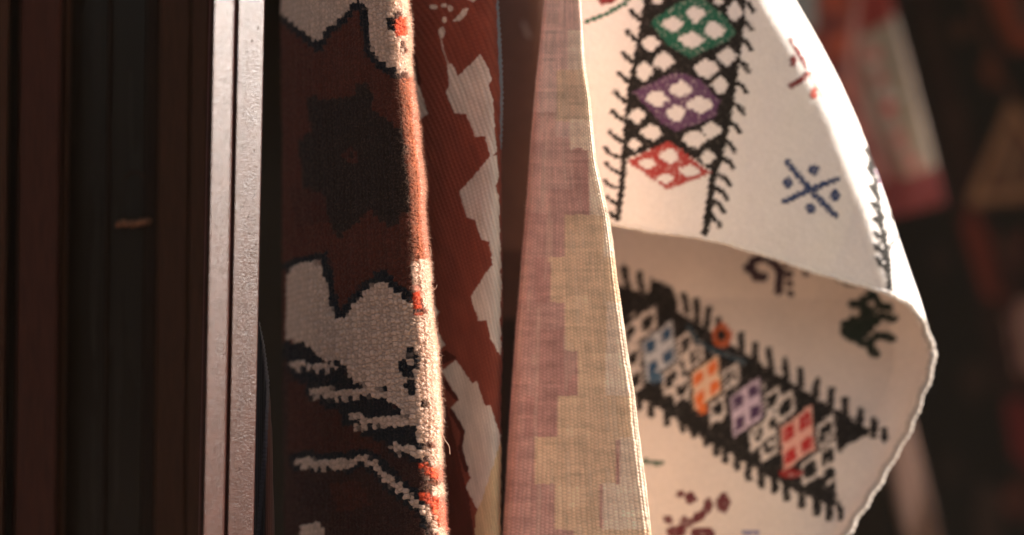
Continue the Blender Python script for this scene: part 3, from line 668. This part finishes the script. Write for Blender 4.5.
extrude_profile('inner_bead', [(108, 1.6810), (110, 1.6800), (112, 1.6810), (112, 1.6840), (108, 1.6840)], T2, M_W3, door, bev=False)
extrude_profile('inner_bead', [(146, 1.6780), (148, 1.6760), (158, 1.6760), (160, 1.6800), (160, 1.6840), (146, 1.6840)], T2, M_W3, door, bev=False)
extrude_profile('lock_stile', [(159, 1.6580), (162, 1.6520), (189, 1.6520), (191, 1.6560), (193, 1.6510), (207, 1.6480), (214, 1.6550), (214, 1.7100), (159, 1.7100)], T2, M_W2, door)
M_BRASS = plain('dull_brass', lin(120, 78, 54), .6, .3, 400, .8); M_BRASS.node_tree.nodes['Principled BSDF'].inputs['Metallic'].default_value = .4
q = spline([(115, 227), (122, 223), (132, 224), (142, 222), (152, 220)], 8)
tube('brass_catch', P(q[:, 0], q[:, 1], 1.672 + 0 * q[:, 0]), np.interp(np.arange(len(q)), [0, 5, len(q) - 5, len(q) - 1], [.0006, .0030, .0034, .001]), M_BRASS, door, (.3, .2, .1), 10, 900)
q = spline([(125, 178), (133, 172), (142, 175), (147, 185), (148, 203)], 8)
tube('brass_catch', P(q[:, 0], q[:, 1], 1.682 + 0 * q[:, 0]), .0007, M_W2, door, (.3, .2, .1), 6)

# =============================================================== 7. narrow navy rug edge between post and pile rug
NV = lin(20, 21, 28)
nav = empty('navy_rug', (-.25, 1.46, .9), 'dark navy rug edge with ribbed border, between the metal post and hairy rug', 'rug', 'rugs hanging for sale')
c7 = Cloth(235, 300, 290, YB, NV)
c7.line([(260, 320), (265, 350), (268, 390), (266, 440), (262, 490), (257, 560)], 3.6, lin(50, 52, 64))
c7.poly([(269, 380), (290, 380), (290, YB), (262, YB), (266, 480)], lin(44, 20, 20))
n7L = lambda y: interp(y, [(322, 257), (345, 256), (400, 254), (470, 249), (535, 244), (640, 236)])
n7R = lambda y: interp(y, [(322, 259), (345, 264), (380, 268.5), (430, 271.5), (535, 274), (640, 276)])
rows7 = np.arange(322, YB, .7)
PX, PY, D, ARC, a7, b7, A7 = loft([(0, .03), (.25, .016), (.5, .004), (.7, .0), (.9, .003), (1, .014), (.95, .03), (.5, .045), (.1, .045)], n7L, n7R, 1.495, rows7, .6)
V = P(PX, PY, D); N = normals(V)
ribs = np.abs(np.sin(PY * math.pi / 4.4 + .4 * aa[:1, :1])); colc = c7.sample(PX, PY)
isc = (np.abs(colc[..., 2] - lin(50, 52, 64)[2]) < .02)
h = np.where(isc, (.0007 * ribs), .0004 * np.abs(np.sin(PX * 1.6)))
mesh_obj('woven_field', V + N * h[..., None], grid_faces(*PX.shape, wrap=True), M_WEAVE, nav, True, colc * (.7 + .3 * ribs * isc + .3 * (~isc))[..., None])

# =============================================================== 8. soft things farther back
def sheet(name, corners, depth, canvas, parent, step=3.0, wob=.02, seed=0, thick=.006, fold=90.):
    """a hanging textile between four picture corners (TL, TR, BR, BL) at its own real depth"""
    c = np.array(corners, float)
    nu = int(max(np.linalg.norm(c[1] - c[0]), np.linalg.norm(c[2] - c[3])) / step) + 2; nv = int(max(np.linalg.norm(c[3] - c[0]), np.linalg.norm(c[2] - c[1])) / step) + 2
    u = np.linspace(0, 1, nu)[None, :, None]; v = np.linspace(0, 1, nv)[:, None, None]
    Q = (c[0] * (1 - u) + c[1] * u) * (1 - v) + (c[3] * (1 - u) + c[2] * u) * v
    dd = depth + wob * np.sin(Q[..., 0] / fold * 6.28 + seed) + wob * fbm(Q[..., 0] / 60, Q[..., 1] / 120, seed, 2)
    V = P(Q[..., 0], Q[..., 1], dd)
    col = canvas.sample(Q[..., 0], Q[..., 1]) * (1 + .3 * fbm(Q[..., 0] / 8, Q[..., 1] / 8, seed + 3, 3))[..., None]
    o = mesh_obj(name, V, grid_faces(nv, nu), M_WEAVE, parent, True, np.clip(col, 0, 1))
    s = o.modifiers.new('thickness', 'SOLIDIFY'); s.thickness = thick; s.offset = 0
    return o
# brown cloth between the two kilims
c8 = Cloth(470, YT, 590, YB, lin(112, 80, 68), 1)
c8.poly([(470, 250), (590, 250), (590, YB), (470, YB)], lin(84, 58, 49)); c8.poly([(470, 320), (590, 320), (590, YB), (470, YB)], lin(44, 30, 26))  # shade low in the gap, painted as two darker steps
c8.line([(524, 23), (529, 37)], 2.6, lin(170, 150, 140)); c8.line([(541, 0), (541, 12)], 1.5, lin(120, 96, 86))
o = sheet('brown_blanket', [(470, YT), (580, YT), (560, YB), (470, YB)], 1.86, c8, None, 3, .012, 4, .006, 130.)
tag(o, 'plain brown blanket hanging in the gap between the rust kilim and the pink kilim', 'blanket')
# pink floral rug behind the white one
c9 = Cloth(740, -80, 960, 260, lin(124, 62, 54), 1)
c9.poly([(740, -80), (812, -80), (816, 30), (740, 60)], lin(140, 140, 138))
for (x, y, r, cc) in ((835, 0, 10, (150, 70, 52)), (828, 25, 9, (96, 50, 48)), (840, 45, 10, (160, 76, 56)), (836, 70, 9, (104, 52, 50)), (850, 90, 10, (164, 84, 70)), (858, 130, 12, (170, 96, 88)), (872, 165, 10, (150, 80, 74))): c9.blob(x, y, r, r * 1.2, lin(*cc))
c9.line([(868, -80), (862, -10), (852, 40), (848, 75), (862, 110), (878, 160), (890, 200)], 9, lin(176, 128, 120))
c9.poly([(858, 38), (896, 18), (934, 166), (902, 180), (868, 110)], lin(146, 132, 116))
c9.poly([(862, -80), (880, -80), (893, 18), (858, 36)], lin(132, 52, 46))
c9.line([(893, 18), (912, 90), (932, 166)], 5, lin(152, 138, 126)); c9.line([(870, 70), (888, 130), (900, 170)], 5, lin(130, 116, 104))
for (x, y, r, cc) in ((868, 52, 8, (176, 132, 120)), (876, 56, 5, (196, 104, 100)), (880, 78, 6, (190, 112, 106)), (872, 66, 6, (184, 166, 152)), (884, 92, 6, (190, 160, 148)), (888, 108, 6, (206, 78, 84)), (892, 122, 6, (184, 150, 138)), (898, 138, 7, (186, 118, 112)), (904, 152, 6, (190, 140, 130)), (912, 164, 7, (180, 110, 104)), (896, 98, 4, (200, 190, 178))): c9.blob(x, y, r, r * 1.15, lin(*cc))
c9.poly([(880, 182), (944, 170), (960, 260), (880, 260)], lin(116, 54, 54))
c9.a *= 1.1
fr_ = empty('floral_rug', (.9, 2.7, 1.3), 'pink and grey floral rug with a dark red end, behind the white rug', 'rug', 'rugs hanging for sale')
sheet('woven_field', [(740, -80), (870, -80), (944, 204), (872, 222)], 2.65, c9, fr_, 2.5, .003, 11, .01)
# dark patterned rug at the far right
c10 = Cloth(820, -120, 1240, 660, lin(15, 12, 11), 1)
c10.poly([(880, -120), (905, -120), (1020, 330), (1060, 560), (1035, 560), (985, 340)], lin(36, 19, 17))
c10.poly([(936, -120), (1100, -120), (1068, 40), (1012, 52), (996, 20), (975, -40)], lin(118, 54, 36)); c10.poly([(1008, -20), (1060, -20), (1040, 26), (1018, 34)], lin(76, 52, 46))
tri = [(1012, 108), (974, 199), (1068, 188)]
c10.poly([(1012, 94), (962, 208), (1080, 198)], lin(70, 38, 28)); c10.line(tri + tri[:1], 9, lin(140, 104, 78)); c10.poly([(1012, 128), (990, 190), (1046, 182)], lin(92, 66, 52)); c10.line([(1012, 140), (1004, 180)], 4, lin(146, 110, 84))
c10.poly([(970, 205), (990, 240), (1000, 300), (985, 300), (960, 225)], lin(92, 34, 26)); c10.poly([(1006, 318), (1020, 300), (1080, 300), (1080, 376), (1016, 372)], lin(132, 100, 92))
c10.poly([(1004, 398), (1030, 402), (1040, 480), (1010, 452)], lin(88, 24, 26)); c10.poly([(975, 480), (1005, 490), (1000, 560), (975, 560)], lin(48, 34, 30)); c10.poly([(1100, 0), (1140, -40), (1180, 0), (1140, 60)], lin(118, 54, 36))
for (x, y, r_, cc) in ((930, 40, 12, (40, 24, 20)), (955, 120, 14, (44, 26, 22)), (940, 260, 12, (34, 22, 20)), (975, 380, 16, (40, 26, 22)), (950, 470, 14, (30, 22, 20)), (990, 70, 10, (92, 44, 30)), (1010, 250, 12, (60, 34, 28)), (1015, 500, 14, (70, 34, 28)), (960, 30, 8, (70, 40, 30))):
    c10.blob(x, y, r_, r_ * 1.6, lin(*cc), 1.3, .4)
c10.line([(965, -40), (990, 60), (1012, 100)], 5, lin(84, 46, 32)); c10.line([(1024, 230), (1010, 300), (1024, 390)], 6, lin(74, 30, 26)); c10.a *= .9
o = sheet('dark_rug', [(858, -120), (1240, -120), (1240, 660), (905, 660)], 3.05, c10, None, 4, .001, 21, .01)
tag(o, 'black and dark red rug with a tan outlined triangle, farthest right', 'rug', 'rugs hanging for sale')
# pale strip low behind the white rug
c11 = Cloth(860, 400, 980, YB + 20, lin(104, 80, 70), 1)
o = sheet('beige_runner', [(868, 380), (897, 380), (972, YB + 20), (934, YB + 20)], 2.75, c11, None, 3, .006, 31, .012)
tag(o, 'narrow plain beige runner slanting below the turned corner of the white rug', 'runner')
# the dark shop room behind
M_WALL = plain('sooty_plaster', lin(26, 21, 18), .95, .1, 3, .2)  # even near-black brown for the whole room
def box(name, x0, x1, y0, y1, z0, z1, mat, parent=None):
    V = [(x, y, z) for x in (x0, x1) for y in (y0, y1) for z in (z0, z1)]
    return mesh_obj(name, V, [(0, 1, 3, 2), (4, 6, 7, 5), (0, 4, 5, 1), (2, 3, 7, 6), (0, 2, 6, 4), (1, 5, 7, 3)], mat, parent, False)
o = box('back_wall', -2.2, 2.6, 4.2, 4.3, -.2, 2.9, M_WALL); tag(o, kind='structure')
o = box('side_wall', -2.3, -2.2, 1.7, 4.2, -.2, 2.9, M_WALL); tag(o, kind='structure')
o = box('ceiling', -2.2, 2.6, 1.9, 4.2, 2.3, 2.4, M_WALL); tag(o, kind='structure')

M_BOUNCE_GROUND = plain('sandy_paving', (.26, .20, .16), .9, .2, 1.2, .12)
o = mesh_obj('ground', [(-10, -10, -.004), (10, -10, -.004), (10, 10, -.004), (-10, 10, -.004)], [(0, 1, 2, 3)], M_BOUNCE_GROUND, None, False); tag(o, kind='structure')  # unseen ground, added to bounce warm fill onto the rugs
M_LIFT_HAZE = bpy.data.materials.new('dusty_air'); M_LIFT_HAZE.use_nodes = True  # thin scattering volume added to lift the blacks
_n = M_LIFT_HAZE.node_tree; _n.nodes.remove(_n.nodes['Principled BSDF'])
_v = _n.nodes.new('ShaderNodeVolumePrincipled'); _v.inputs['Density'].default_value = .0016; _v.inputs['Color'].default_value = (.95, .78, .64, 1)
_n.links.new(_v.outputs[0], _n.nodes['Material Output'].inputs['Volume'])
o = box('haze', -11, 11, -11, 11, -1.0, 3.2, M_LIFT_HAZE); tag(o, kind='stuff')
# ---------------------------------------------------------------- light
AZ, EL = 96.5, 14.0       # azimuth from the camera side (-Y) round to +X
a, e = math.radians(AZ), math.radians(EL)
Ls = np.array([math.sin(a) * math.cos(e), -math.cos(a) * math.cos(e), math.sin(e)])
sun = bpy.data.lights.new('sun', 'SUN'); sun.energy = 5.0; sun.angle = math.radians(.6); sun.color = (1, .97, .95)
so_ = bpy.data.objects.new('sun', sun); S.collection.objects.link(so_)
from mathutils import Vector
so_.rotation_euler = Vector(Ls).to_track_quat('Z', 'Y').to_euler()
w = bpy.data.worlds.new('World'); S.world = w; w.use_nodes = True
nt = w.node_tree; bg = nt.nodes['Background']
sky = nt.nodes.new('ShaderNodeTexSky'); sky.sky_type = 'NISHITA'; sky.sun_disc = False
sky.sun_elevation = e; sky.sun_rotation = math.atan2(Ls[0], Ls[1]); sky.dust_density = 7.0; sky.air_density = 1.0; sky.ozone_density = .0
nt.links.new(sky.outputs[0], bg.inputs['Color']); bg.inputs['Strength'].default_value = .086

# ---------------------------------------------------------------- camera
cam = bpy.data.cameras.new('camera'); co = bpy.data.objects.new('camera', cam); S.collection.objects.link(co)
co.location = (0, 0, CZ); co.rotation_euler = (math.radians(90), 0, 0)
cam.lens = LENS; cam.sensor_width = 36; cam.clip_start = .05; cam.clip_end = 200
cam.dof.use_dof = True; cam.dof.focus_distance = 1.508; cam.dof.aperture_fstop = 1.65; cam.dof.aperture_blades = 9
S.camera = co
v = S.view_settings; S.display_settings.display_device = 'sRGB'
v.view_transform = 'Standard'; v.look = 'None'; v.exposure = 1.5; v.gamma = 1.0
v.use_white_balance = True; v.white_balance_temperature = 6500; v.white_balance_tint = 10
S.cycles.use_denoising = True
